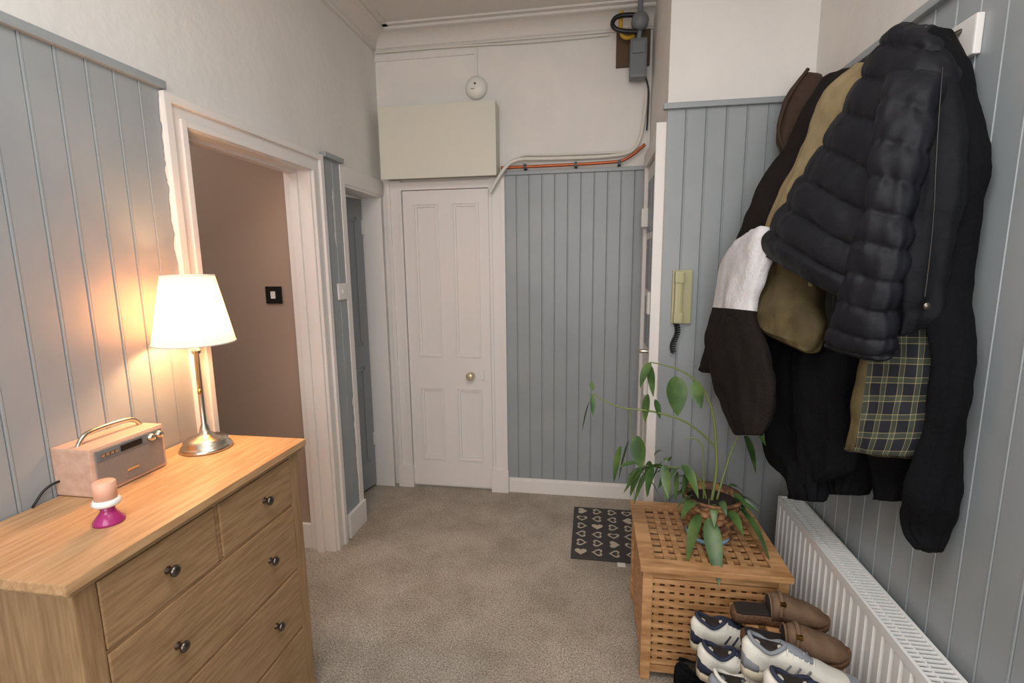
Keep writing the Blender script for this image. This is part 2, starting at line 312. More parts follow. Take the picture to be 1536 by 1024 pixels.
# lamp
lx,ly=-1.19,1.30; g=empty('table_lamp',(lx,ly,cz))
lathe('base',[(0,0),(.072,0),(.074,.006),(.068,.014),(.062,.018),(.062,.028),(.05,.036),(.03,.042),(.016,.052),(.012,.07),(.008,.08),(.0075,.30),(.013,.305),(.013,.315),(.008,.32),(.008,.36),(0,.36)],(lx,ly,cz),M['nickel'],g,40)
m=bpy.data.materials.new('lamp_shade'); m.use_nodes=True; nt=m.node_tree; nt.nodes.clear()
out=nt.nodes.new('ShaderNodeOutputMaterial'); df=nt.nodes.new('ShaderNodeBsdfDiffuse'); tr=nt.nodes.new('ShaderNodeBsdfTranslucent'); mx=nt.nodes.new('ShaderNodeMixShader')
df.inputs[0].default_value=srgb((246,224,196)); tr.inputs[0].default_value=srgb((246,208,172)); mx.inputs[0].default_value=.42
nt.links.new(df.outputs[0],mx.inputs[1]); nt.links.new(tr.outputs[0],mx.inputs[2]); nt.links.new(mx.outputs[0],out.inputs[0])
lathe('shade',[(.108,.336),(.068,.54)],(lx,ly,cz),m,g,140,flute=.022)
tube('shade_rim',[(lx+.1095*math.cos(a*math.pi/16),ly+.1095*math.sin(a*math.pi/16),cz+.337) for a in range(33)],.0028,M['plastic'],g,smooth=False)
tube('shade_rim_top',[(lx+.069*math.cos(a*math.pi/16),ly+.069*math.sin(a*math.pi/16),cz+.539) for a in range(33)],.0022,M['plastic'],g,smooth=False)
tube('pull_chain',[(lx+.02,ly-.025,cz+.32),(lx+.02,ly-.025,cz+.2)],.0015,M['brass'],g)
lathe('pull_bead',[(0,-.01),(.006,-.004),(.006,.004),(0,.01)],(lx+.02,ly-.025,cz+.19),M['brass'],g,12)
ld=bpy.data.lights.new('lamp_bulb','POINT'); ld.energy=9.0; ld.color=(1,.56,.26); ld.shadow_soft_size=.03
lo=bpy.data.objects.new('bulb',ld); lo.location=(lx,ly,cz+.42); link(lo,g)
# radio
g=empty('tabletop_radio',(-1.24,1.05,cz))
bm=bmesh.new(); addbox(bm,(-1.315,.955,cz+.002),(-1.2,1.165,cz+.125),0,.006); mesh_obj('case',bm,M['pinkwood'],g)
boxes('front',[((-1.202,.965,cz+.012),(-1.197,1.155,cz+.117))],M['grille'],g,.002)
boxes('control_strip',[((-1.199,.967,cz+.088),(-1.195,1.153,cz+.115))],M['metalgrey'],g,.001)
boxes('display',[((-1.196,1.03,cz+.094),(-1.193,1.09,cz+.109))],M['black'],g)
boxes('badge',[((-1.198,1.04,cz+.035),(-1.195,1.075,cz+.041))],M['nickel'],g)
for y in (.98,.992,1.004,1.016): boxes('button',[((-1.196,y-.004,cz+.099),(-1.191,y+.004,cz+.106))],M['nickel'],g,.001)
for y in (1.115,1.14): lathe('dial',[(0,.012),(.009,.012),(.01,0)],(-1.195,y,cz+.102),M['nickel'],g,20,'x')
tube('handle',[(-1.257,.975,cz+.12),(-1.257,.985,cz+.145),(-1.257,1.02,cz+.153),(-1.257,1.10,cz+.153),(-1.257,1.14,cz+.145),(-1.257,1.15,cz+.12)],.006,M['nickel'],g)
tube('power_cable',[(-1.30,.96,cz+.04),(-1.305,.93,cz+.04),(-1.305,.90,cz+.01),(-1.30,.89,cz+.004)],.003,M['black'],g)
# candle
g=empty('candle_holder',(-1.06,.865,cz))
lathe('glass_base',[(0,0),(.03,0),(.03,.006),(.018,.022),(.013,.03),(.016,.04),(0,.04)],(-1.06,.865,cz),M['magenta'],g,32)
lathe('ring',[(.014,.04),(.024,.042),(.028,.048),(.024,.056),(.012,.058)],(-1.06,.865,cz),M['rad'],g,32)
lathe('candle',[(0,.056),(.0215,.056),(.0215,.094),(.018,.097),(0,.095)],(-1.06,.865,cz),M['candle'],g,32)
def switch(name,c,ax,m1,m2):
    g=empty(name,c)
    if ax=='y': 
        boxes('plate',[((c[0]-.043,c[1]-.01,c[2]-.043),(c[0]+.043,c[1],c[2]+.043))],m1,g,.003); boxes('rocker',[((c[0]-.012,c[1]-.015,c[2]-.018),(c[0]+.012,c[1]-.009,c[2]+.018))],m2,g,.002)
    else:
        boxes('plate',[((c[0],c[1]-.043,c[2]-.043),(c[0]+.01,c[1]+.043,c[2]+.043))],m1,g,.003); boxes('rocker',[((c[0]+.009,c[1]-.008,c[2]-.012),(c[0]+.014,c[1]+.008,c[2]+.012))],m2,g,.002)
switch('light_switch',(-1.575,2.25,1.363),'y',M['black'],M['plastic'])
switch('light_switch',(XL+.015,2.44,1.37),'x',M['plastic'],M['plastic'])
# intercom
g=empty('intercom_handset',(.41,2.34,1.35))
y=YJ-.014
boxes('base',[((.365,y-.02,1.225),(.452,y,1.47))],M['cream'],g,.006)
bm=bmesh.new(); addbox(bm,(.372,y-.055,1.23),(.405,y-.02,1.465),0,.01); addbox(bm,(.37,y-.06,1.41),(.41,y-.015,1.465),0,.008); addbox(bm,(.37,y-.06,1.23),(.41,y-.015,1.28),0,.008)
mesh_obj('handset',bm,M['cream'],g)
pts=[]
for i in range(90):
    a=i*.9; t=i/89
    pts.append((.385+.012*math.cos(a)+.01*math.sin(t*6),y-.025+.012*math.sin(a),1.23-.14*t))
tube('coiled_cord',pts,.003,M['black'],g,2)
# storage crate
g=empty('lattice_storage_crate',(.43,1.865,0))
x0,x1,y0,y1,zt=.195,.675,1.63,2.10,.455
boxes('lid_frame',[((x0-.01,y0-.01,zt-.022),(x1+.01,y0+.045,zt)),((x0-.01,y1-.045,zt-.022),(x1+.01,y1+.01,zt)),((x0-.01,y0+.045,zt-.022),(x0+.045,y1-.045,zt)),((x1-.045,y0+.045,zt-.022),(x1+.01,y1-.045,zt))],M['acacia'],g,.003)
L=[];n=9
for i in range(1,n):
    c=x0+.045+i*(x1-x0-.09)/n; L.append(((c-.010,y0+.045,zt-.012),(c+.010,y1-.045,zt-.003)))
    c=y0+.045+i*(y1-y0-.09)/n; L.append(((x0+.045,c-.010,zt-.02),(x1-.045,c+.010,zt-.011)))
boxes('lid_lattice',L,M['acacia'],g)
LG=.035
boxes('posts',[((x,y,0),(x+LG,y+LG,zt-.022)) for x in (x0,x1-LG) for y in (y0,y1-LG)],M['acacia'],g,.003)
L=[]
for (ax,c0,c1) in (('x',x0+LG,x1-LG),('y',y0+LG,y1-LG)):
    for side in (0,1):
        for z0,z1 in ((.03,.055),(zt-.05,zt-.022)):
            if ax=='x':
                yy=y0+.006 if side==0 else y1-.026
                L.append(((c0,yy,z0),(c1,yy+.02,z1)))
            else:
                xx=x0+.006 if side==0 else x1-.026
                L.append(((xx,c0,z0),(xx+.02,c1,z1)))
        k=12
        for i in range(k):
            c=c0+(i+.5)*(c1-c0)/k; z=.055+(i+.5)*(zt-.105)/k; hw=.0085
            if ax=='x':
                yy=y0+.008 if side==0 else y1-.024
                L.append(((c-hw,yy+.008,.055),(c+hw,yy+.016,zt-.05))); L.append(((c0,yy,z-hw),(c1,yy+.008,z+hw)))
            else:
                xx=x0+.008 if side==0 else x1-.024
                L.append(((xx+.008,c-hw,.055),(xx+.016,c+hw,zt-.05))); L.append(((xx,c0,z-hw),(xx+.008,c1,z+hw)))
boxes('lattice_sides',L,M['acacia'],g)
boxes('bottom',[((x0+.03,y0+.03,.035),(x1-.03,y1-.03,.045))],M['acacia'],g)
# doormat
g=empty('doormat',(.1,2.6,0))
boxes('pile',[((-.085,2.335,.001),(.275,2.87,.012))],M['mat'],g,.003)
bm=bmesh.new()
def heart(bm,cx,cy,s,rot,fill):
    def pt(t,k):
        x=16*math.sin(t)**3/17*k; y=(13*math.cos(t)-5*math.cos(2*t)-2*math.cos(3*t)-math.cos(4*t))/17*k
        c,s_=math.cos(rot),math.sin(rot); return (cx+s*(x*c-y*s_),cy+s*(x*s_+y*c),.0138)
    N=28; O=[bm.verts.new(pt(2*math.pi*i/N,1)) for i in range(N)]
    if fill: bm.faces.new(O); return
    I=[bm.verts.new(pt(2*math.pi*i/N,.60)) for i in range(N)]
    for i in range(N): bm.faces.new((O[i],O[(i+1)%N],I[(i+1)%N],I[i]))
for r in range(6):
    for c in range(4):
        heart(bm,-.035+c*.088,2.39+r*.086,.034,(math.pi/2 if r%2 else -math.pi/2) if (r+c)%4 else 0,(r*3+c)%5==0)
mesh_obj('hearts',bm,M['heart'],g)
bm=bmesh.new(); addbox(bm,(.15,2.30,.001),(.19,2.333,.004),0,.001); mesh_obj('label',bm,M['plastic'],g)
# radiator
g=empty('radiator',(.83,1.3,0))
rx0,rx1,ry0,ry1,rz0,rz1=.785,.872,.55,2.07,.13,.535
bm=bmesh.new(); s=ry0; prof=[]
while s<ry1-.02:
    prof+=[(s,.0),(s+.022,.0),(s+.028,.006),(s+.0345,.006)]; s+=.0405
prof.append((ry1,0))
lo=[];hi=[]
for y_,d in prof:
    lo.append(bm.verts.new((rx0+d,y_,rz0+.02))); hi.append(bm.verts.new((rx0+d,y_,rz1-.025)))
for i in range(len(prof)-1): bm.faces.new((lo[i],lo[i+1],hi[i+1],hi[i]))
mesh_obj('front_panel',bm,M['rad'],g)
boxes('casing',[((rx0-.001,ry0,rz1-.028),(rx0+.008,ry1,rz1)),((rx0-.001,ry0,rz0),(rx0+.008,ry1,rz0+.022)),((rx0,ry1-.004,rz0),(rx1,ry1+.002,rz1)),((rx0,ry0-.002,rz0),(rx1,ry0+.004,rz1)),((rx1-.008,ry0,rz0),(rx1,ry1,rz1))],M['rad'],g,.001)
L=[];s=ry0+.006
while s<ry1-.006: L.append(((rx0+.008,s,rz1-.008),(rx1-.008,s+.0055,rz1-.002))); s+=.0145
L.append(((rx0+.03,ry0,rz1-.009),(rx0+.034,ry1,rz1-.001)))
boxes('top_grille',L,M['rad'],g)
boxes('convector',[((rx0+.02,ry0+.01,rz0+.02),(rx1-.02,ry1-.01,rz1-.05))],M['metalgrey'],g)
tube('pipe',[(.83,2.0,rz0+.01),(.83,2.0,0.0)],.009,M['rad'],g)
boxes('bracket',[((rx1-.002,1.0,.2),(.897,1.04,.45)),((rx1-.002,1.8,.2),(.897,1.84,.45))],M['rad'],g)
# ---------------------------------------------------------------- coats
def crv(P,t):
    n=len(P)-1; f=t*n; i=min(int(f),n-1); u=f-i
    p0=P[max(i-1,0)];p1=P[i];p2=P[i+1];p3=P[min(i+2,n)]
    return .5*((2*p1)+(p2-p0)*u+(2*p0-5*p1+4*p2-p3)*u*u+(3*p1-p0-3*p2+p3)*u*u*u)
def garment(name,rows,depth,m,parent,folds=.010,nf=5,baffles=0,seed=0,nt_=70,na=72,back=.5,split=None,wr=.006,bamp=.013,sq=.8):
    """rows: ((x,y,z) one side, (x,y,z) other side) from top to bottom; lofted cloth shell with folds"""
    Lp=[Vector(r[0]) for r in rows]; Rp=[Vector(r[1]) for r in rows]
    bm=bmesh.new(); uvl=bm.loops.layers.uv.new('UVMap'); R_=[]; UVs=[]; per=0; prev=None
    for k in range(nt_+1):
        t=k/nt_; l=crv(Lp,t); r=crv(Rp,t); c=(l+r)/2; a=(r-l)/2
        e=.02; ax=((crv(Lp,min(t+e,1))+crv(Rp,min(t+e,1)))-(crv(Lp,max(t-e,0))+crv(Rp,max(t-e,0)))); ax.normalize()
        b=a.cross(ax); b.normalize()
        if b.y>0: b=-b       # b points to the room side / toward -y
        dd=depth*(min(1,.35+2.2*math.sin(math.pi*min(max(t,.02),.98))))
        c=c-b*dd*back
        if prev is not None: per+=(c-prev).length
        prev=c.copy(); ring=[]; ru=[]
        cl=1.0
        if k==0 or k==nt_: cl=.86
        for j in range(na):
            th=2*math.pi*j/na; ca,sa=math.cos(th),math.sin(th)
            px=math.copysign(abs(ca)**sq,ca); py=math.copysign(abs(sa)**sq,sa)
            off=folds*(math.sin(nf*th+seed+1.2*math.sin(3*t+seed))*.6+math.sin((nf*2+1)*th+seed*2+2*t)*.35)*(.3+.7*t)
            p=c+a*px*cl+b*dd*py*cl
            nrm=(a.normalized()*ca+b*sa)
            nz=noise.noise(Vector((p.x*9+seed,p.y*9,p.z*6)))*wr*2+noise.noise(Vector((p.x*26,p.y*26+seed,p.z*20)))*wr
            if baffles:
                q=abs(math.sin(math.pi*(baffles*t+.08*math.sin(th*2+seed)+.22*noise.noise(Vector((p.x*5,p.y*5,seed)))))); off=off*.3+bamp*(q**.45)-bamp*.8+noise.noise(Vector((p.x*60,p.y*60,p.z*20+seed)))*.006*(1.25-q)
            p=p+nrm*(off+nz)
            if p.x>.885: p.x=.885
            if p.y>2.335: p.y=2.335
            ring.append(bm.verts.new(p)); ru.append((px*a.length*1.15,per))
        R_.append(ring); UVs.append(ru)
    for k in range(nt_):
        for j in range(na):
            j2=(j+1)%na
            f=bm.faces.new((R_[k][j],R_[k][j2],R_[k+1][j2],R_[k+1][j]))
            for lp,u in zip(f.loops,[UVs[k][j],UVs[k][j2],UVs[k+1][j2],UVs[k+1][j]]): lp[uvl].uv=u
            if split: f.material_index=split((k+.5)/nt_,(j+.5)/na)
    bm.faces.new(R_[0]); bm.faces.new(R_[-1][::-1])
    return mesh_obj(name,bm,m,parent,True)
def rows(xs,s,dx=0):
    """xs: (x_left,x_right) per row ; s: 'yyzzzyyzzz' in cm, y measured from 1.20 m"""
    out=[]
    for (xa,xb),w in zip(xs,s.split()):
        out.append(((xa+dx,1.2+int(w[0:2])/100,int(w[2:5])/100),(xb+dx,1.2+int(w[5:7])/100,int(w[7:10])/100)))
    return out
A=rows([(.80,.88),(.78,.88),(.785,.88),(.775,.88),(.775,.88),(.775,.88),(.785,.88),(.785,.88),(.775,.88),(.785,.88),(.80,.86)],"2320625204 1619320192 1418112179 1217010174 1015610159 0614110142 0212507124 0311006110 0509406095 0808407084 0408106079")
B=rows([(.80,.84),(.77,.80),(.73,.77),(.69,.73),(.64,.70),(.60,.66),(.565,.63)],"3621225206 4220615194 4419613183 4918510168 5417410156 6016309146 6015314140")
C=rows([(.72,.78),(.68,.75),(.655,.73),(.64,.71),(.63,.70),(.63,.70),(.64,.69)],"2319613192 1918109177 1516608164 1515406152 1714206140 2113106130 2412707126")
D=rows([(.78,.84),(.75,.84),(.73,.83),(.72,.82),(.71,.81),(.72,.80)],"2720521202 1618715186 1117107169 0915607156 0714407142 0813207136")
E=rows([(.725,.825),(.715,.825),(.715,.825),(.715,.825),(.715,.822)],"2413611138 2212609128 2211309117 2310309108 2609709102",.004)
Fg=rows([(.765,.80),(.735,.76),(.695,.74),(.645,.70),(.615,.67),(.595,.66),(.56,.64),(.57,.63),(.58,.62)],"5320939204 6720341193 6719045182 6817644170 7216448155 7414843142 7813636135 7012933129 5312636124")
Gg=rows([(.82,.84),(.775,.80),(.68,.76),(.60,.72),(.55,.70),(.50,.68),(.455,.66)],"8621664212 9619965194 9918370182 9916571167 9914373148 9912370129 9910367108")
Hg=rows([(.57,.58),(.525,.55),(.50,.52),(.47,.53),(.49,.54),(.51,.53)],"7816160162 9415054152 9313357135 9211546123 7609940109 5808941095")
I=rows([(.62,.70),(.62,.72),(.64,.73),(.67,.72),(.68,.71)],"7112150126 7109945112 6608045100 5107643091 5007038075")
I2=rows([(.66,.76),(.66,.76),(.68,.77),(.69,.77)],"5512032130 5009931114 4808031100 4407632088")
J=rows([(.78,.85),(.79,.85),(.80,.84)],"3409712104 2708815090 2508316087")
K=rows([(.72,.84),(.74,.84),(.75,.80)],"4810538109 4508634091 4007734080")
g=empty('coat_rack',(.89,1.75,2.03))
boxes('rail',[((.878,1.40,1.98),(.8955,2.2,2.07))],M['white'],g,.004)
for i in range(6):
    y=1.45+i*.14
    tube('hook',[(.88,y,2.05),(.84,y,2.03),(.81,y,2.035),(.80,y,2.065)],.006,M['knob'],g)
    tube('lower_hook',[(.88,y,2.0),(.85,y,1.975),(.84,y,2.0)],.005,M['knob'],g)
g=empty('hooded_sweatshirt',(.82,1.38,1.5)); garment('body',A,.032,M['cotton'],g,folds=.006,nf=4,seed=1,back=.4)
g=empty('puffer_jacket',(.7,1.6,1.7)); garment('body',B,.07,M['puffer'],g,baffles=8,seed=2,back=.25,nt_=160,na=110,wr=.004,bamp=.018)
garment('sleeve',C,.045,M['puffer'],g,baffles=10,seed=3,back=.2,nt_=140,na=72,bamp=.011,wr=.005)
garment('front_panel',D,.045,M['vest'],g,folds=.006,nf=4,seed=4,back=.4)
tube('zip',[(.775,1.325,1.93),(.748,1.268,1.74),(.738,1.228,1.57),(.73,1.218,1.42)],.0018,M['zip'],g)
lathe('snap_button',[(0,-.004),(.008,-.003),(.009,.002),(0,.003)],(.735,1.215,1.40),M['knob'],g,16,'y')
g=empty('waxed_jacket',(.7,1.7,1.5)); garment('shoulder',Fg[:6],.05,M['tan'],g,folds=.008,nf=5,seed=5)
garment('body',Fg[4:],.06,M['olive'],g,folds=.010,nf=5,seed=6)
g=empty('tartan_lined_coat',(.77,1.4,1.2)); garment('lining',E,.03,[M['plaid'],M['olive']],g,folds=.005,nf=5,seed=7,back=-.4,sq=.6,split=lambda t,a:1 if (.34<a<.64 or t>.965) else 0)
g=empty('fleece_jacket',(.68,2.0,1.6)); garment('body',Gg,.10,M['browncloth'],g,folds=.012,nf=4,seed=8)
garment('sleeve',Hg,.045,[M['whitecloth'],M['browncloth']],g,folds=.007,nf=5,seed=9,split=lambda t,a:0 if t<.42 else 1)
g=empty('black_trousers',(.7,1.7,1.0)); garment('leg_1',I,.05,M['cotton'],g,folds=.012,nf=6,seed=10); garment('leg_2',I2,.06,M['cotton'],g,folds=.012,nf=6,seed=14)
g=empty('black_scarf',(.8,1.5,.95)); garment('body',J,.05,M['cotton'],g,folds=.012,nf=5,seed=11,back=.8)
g=empty('black_cardigan',(.78,1.65,.95)); garment('body',K,.06,M['cotton'],g,folds=.012,nf=5,seed=12,back=.7)
Lh=[((.82,2.25,2.235),(.88,2.22,2.22)),((.755,2.24,2.15),(.885,2.18,2.12)),((.735,2.25,2.055),(.85,2.2,2.04)),((.73,2.23,1.98),(.80,2.2,1.97)),((.755,2.225,1.93),(.785,2.21,1.93))]
g=empty('brown_hat',(.84,2.15,2.1)); garment('crown',Lh,.05,M['hat'],g,folds=.003,nf=3,seed=13,wr=.003,back=.2)
tube('brim',[(.82,2.20,2.24),(.755,2.19,2.15),(.73,2.20,2.06),(.725,2.19,1.98),(.76,2.18,1.925)],.007,M['hat'],g)
# ---------------------------------------------------------------- plant
g=empty('potted_houseplant',(.47,1.87,.455))
pc=Vector((.47,1.87,.457))
bm=bmesh.new(); R_=[]; na=120; nz=66
for k in range(nz+1):
    t=k/nz; r=.075+.03*t; ring=[]
    for j in range(na):
        th=2*math.pi*j/na; row=int(t*11); w=math.sin(math.pi*(t*11-row))
        sg=1 if (math.sin(10*th)>0)==(row%2==0) else -1
        rr=r+.006*w*sg*abs(math.sin(10*th))**.5
        if k>nz-4: rr=r+.007
        ring.append(bm.verts.new(pc+Vector((rr*math.cos(th),rr*math.sin(th),.165*t))))
    R_.append(ring)
for r,z in ((.098,.165),(.094,.135)):
    R_.append([bm.verts.new(pc+Vector((r*math.cos(2*math.pi*j/na),r*math.sin(2*math.pi*j/na),z))) for j in range(na)])
for k in range(len(R_)-1):
    for j in range(na): bm.faces.new((R_[k][j],R_[k][(j+1)%na],R_[k+1][(j+1)%na],R_[k+1][j]))
bm.faces.new(R_[0])
mesh_obj('wicker_basket',bm,M['wicker'],g,True)
lathe('soil',[(0,.14),(.095,.138)],pc,M['soil'],g)
lathe('saucer',[(0,0),(.078,-.0),(.082,.014),(.076,.016)],pc+Vector((-.010,-.012,0)),M['blue'],g)
def leaf(base,d,length,width,droop=.3,roll=0,name='leaf'):
    d=Vector(d).normalized(); side=d.cross(Vector((0,0,1)))
    if side.length<.1: side=Vector((1,-.3,0))
    side.normalize(); side=Matrix.Rotation(roll,3,d)@side; up=side.cross(d)
    bm=bmesh.new(); n=12; C=[];Lf=[];Rt_=[]
    for i in range(n+1):
        t=i/n; w=width*.5*(math.sin(math.pi*t**.8)**.8)*(1-.15*t) if 0<t<1 else 0
        c=Vector(base)+d*length*t+Vector((0,0,-1))*droop*length*t*t
        C.append(bm.verts.new(c)); 
        if 0<t<1:
            Lf.append(bm.verts.new(c+side*w+up*w*.28)); Rt_.append(bm.verts.new(c-side*w+up*w*.28))
        else: Lf.append(C[-1]); Rt_.append(C[-1])
    for i in range(n):
        for A_ in (Lf,Rt_):
            q=[C[i],C[i+1],A_[i+1],A_[i]]; u=[]
            for v in q:
                if v not in u: u.append(v)
            if len(u)>2: bm.faces.new(u)
    mesh_obj(name,bm,M['leaf'],g,True)
y=1.87
tube('main_stem',[(.47,y,.59),(.485,y,.70),(.478,y,.80),(.46,y-.01,.94),(.42,y-.02,1.04),(.33,y-.03,1.12),(.22,y-.04,1.14)],[.006,.006,.005,.0045,.004,.003,.002],M['stem'],g)
tube('stem',[(.48,y,.80),(.40,y-.03,.90),(.24,y-.05,.96),(.09,y-.06,.965),(.01,y-.06,1.02)],[.004,.004,.0035,.003,.002],M['stem'],g)
tube('stem',[(.45,y,.60),(.42,y-.02,.72),(.30,y-.04,.74),(.20,y-.05,.74)],[.004,.004,.003,.002],M['stem'],g)
tube('stem',[(.49,y,.60),(.53,y+.02,.78),(.58,y+.02,.90),(.62,y,.97)],[.004,.004,.003,.002],M['stem'],g)
tube('stem',[(.44,y,.60),(.43,y-.03,.80),(.40,y-.03,.86),(.36,y-.03,.85)],[.003,.003,.003,.002],M['stem'],g)
LV=[((.31,y-.03,1.09),(.1,-.1,-1),.14,.085,.1,.6),((.38,y-.02,1.07),(.25,-.3,-.8),.09,.055,.2,1.2),((.22,y-.04,1.14),(-.2,-.2,-.3),.08,.04,.4,0),((.22,y-.04,1.13),(.1,-.3,-.9),.10,.035,.2,1),((.215,y-.04,1.02),(-.1,-.2,-1),.10,.04,.1,.4),((.24,y-.04,1.0),(.3,-.2,-1),.07,.03,.1,.4),
((.01,y-.06,1.02),(.05,-.1,-1),.08,.022,.1,.3),((-.0,y-.06,.99),(-.25,-.1,-1),.11,.032,.1,.5),((.01,y-.06,1.03),(-.1,0,1),.05,.018,.2,.3),
((.15,y-.05,.84),(-.25,-.1,-1),.15,.06,.1,.5),((.18,y-.05,.86),(.1,-.2,-1),.12,.065,.1,.9),((.12,y-.06,.82),(-.2,-.2,-1),.13,.04,.1,.2),
((.20,y-.05,.74),(-.3,-.2,-.6),.10,.04,.3,0),((.24,y-.05,.75),(-.2,-.4,-.7),.10,.04,.3,.4),((.28,y-.05,.75),(.1,-.4,-.6),.10,.04,.3,.6),((.30,y-.04,.76),(-.1,-.2,.4),.08,.035,.8,.6),((.35,y-.04,.75),(.2,-.4,-.1),.10,.04,.7,.2),((.22,y-.05,.73),(-.5,-.1,.1),.08,.03,.6,.2),((.33,y-.06,.73),(-.1,-.5,-.6),.09,.035,.3,1),
((.62,y,.98),(.3,-.2,.6),.10,.06,.3,.6),((.60,y,.93),(.4,-.3,-.5),.12,.06,.3,.8),((.57,y,.87),(.2,-.4,-.6),.12,.055,.3,-.4),((.60,y,1.0),(-.1,-.2,.5),.08,.05,.3,.6),
((.44,y-.09,.57),(.03,-.55,-.35),.19,.065,.35,.2),((.41,y-.09,.58),(-.3,-.5,-.2),.12,.05,.9,.3),((.55,y-.06,.60),(.4,-.4,-.2),.14,.05,.8,-.2),((.54,y-.03,.62),(.7,-.1,.1),.11,.04,.8,-.2),((.40,y-.08,.62),(-.4,-.4,.3),.11,.045,.8,.1),((.50,y-.09,.60),(.3,-.7,.2),.10,.04,.7,.1)]
rnd=random.Random(9)
for i in range(30):   # dense small foliage at the rim and on the left trailing stem
    if i<14:
        a=rnd.uniform(0,6.28); b0=(.47+.08*math.cos(a),y+.08*math.sin(a),.61+rnd.uniform(0,.05)); d=(math.cos(a),math.sin(a)-.3,rnd.uniform(-.3,.7))
    else:
        b0=(rnd.uniform(.18,.40),y-.04+rnd.uniform(-.03,.03),rnd.uniform(.70,.77)); d=(rnd.uniform(-1,.6),rnd.uniform(-.8,.2),rnd.uniform(-.8,.5))
    LV.append((b0,d,rnd.uniform(.06,.11),rnd.uniform(.022,.038),rnd.uniform(.3,.9),rnd.uniform(-.6,.8)))
for L_ in LV: leaf(*L_)
tube('leaf_stalk',[(.15,y-.05,.97),(.15,y-.05,.90),(.165,y-.05,.84)],.002,M['stem'],g)
tube('leaf_stalk',[(.46,y,.60),(.45,y-.05,.62),(.44,y-.09,.57)],.002,M['stem'],g)
# ---------------------------------------------------------------- shoe rack & shoes
g=empty('shoe_rack',(.55,1.35,0))
ra,rb,rc,rd=.47,.745,.98,1.57; TZ=(.10,.25,.385)
boxes('posts',[((x,y_,0),(x+.018,y_+.02,.383)) for x in (ra,rb-.018) for y_ in (rc,rd-.02)],M['acacia'],g,.002)
L=[]
for z in TZ:
    for x in (ra+.02,ra+.08,ra+.14,ra+.20): L.append(((x,rc+.003,z-.012),(x+.035,rd-.003,z)))
    for y_ in (rc+.03,rd-.045): L.append(((ra+.004,y_,z-.025),(rb-.004,y_+.015,z-.0122)))
boxes('shelves',L,M['acacia'],g)
def interp(T,s):
    for i in range(len(T)-1):
        if s<=T[i+1][0]:
            u=(s-T[i][0])/(T[i+1][0]-T[i][0]); u=u*u*(3-2*u); return T[i][1]*(1-u)+T[i+1][1]*u
    return T[-1][1]
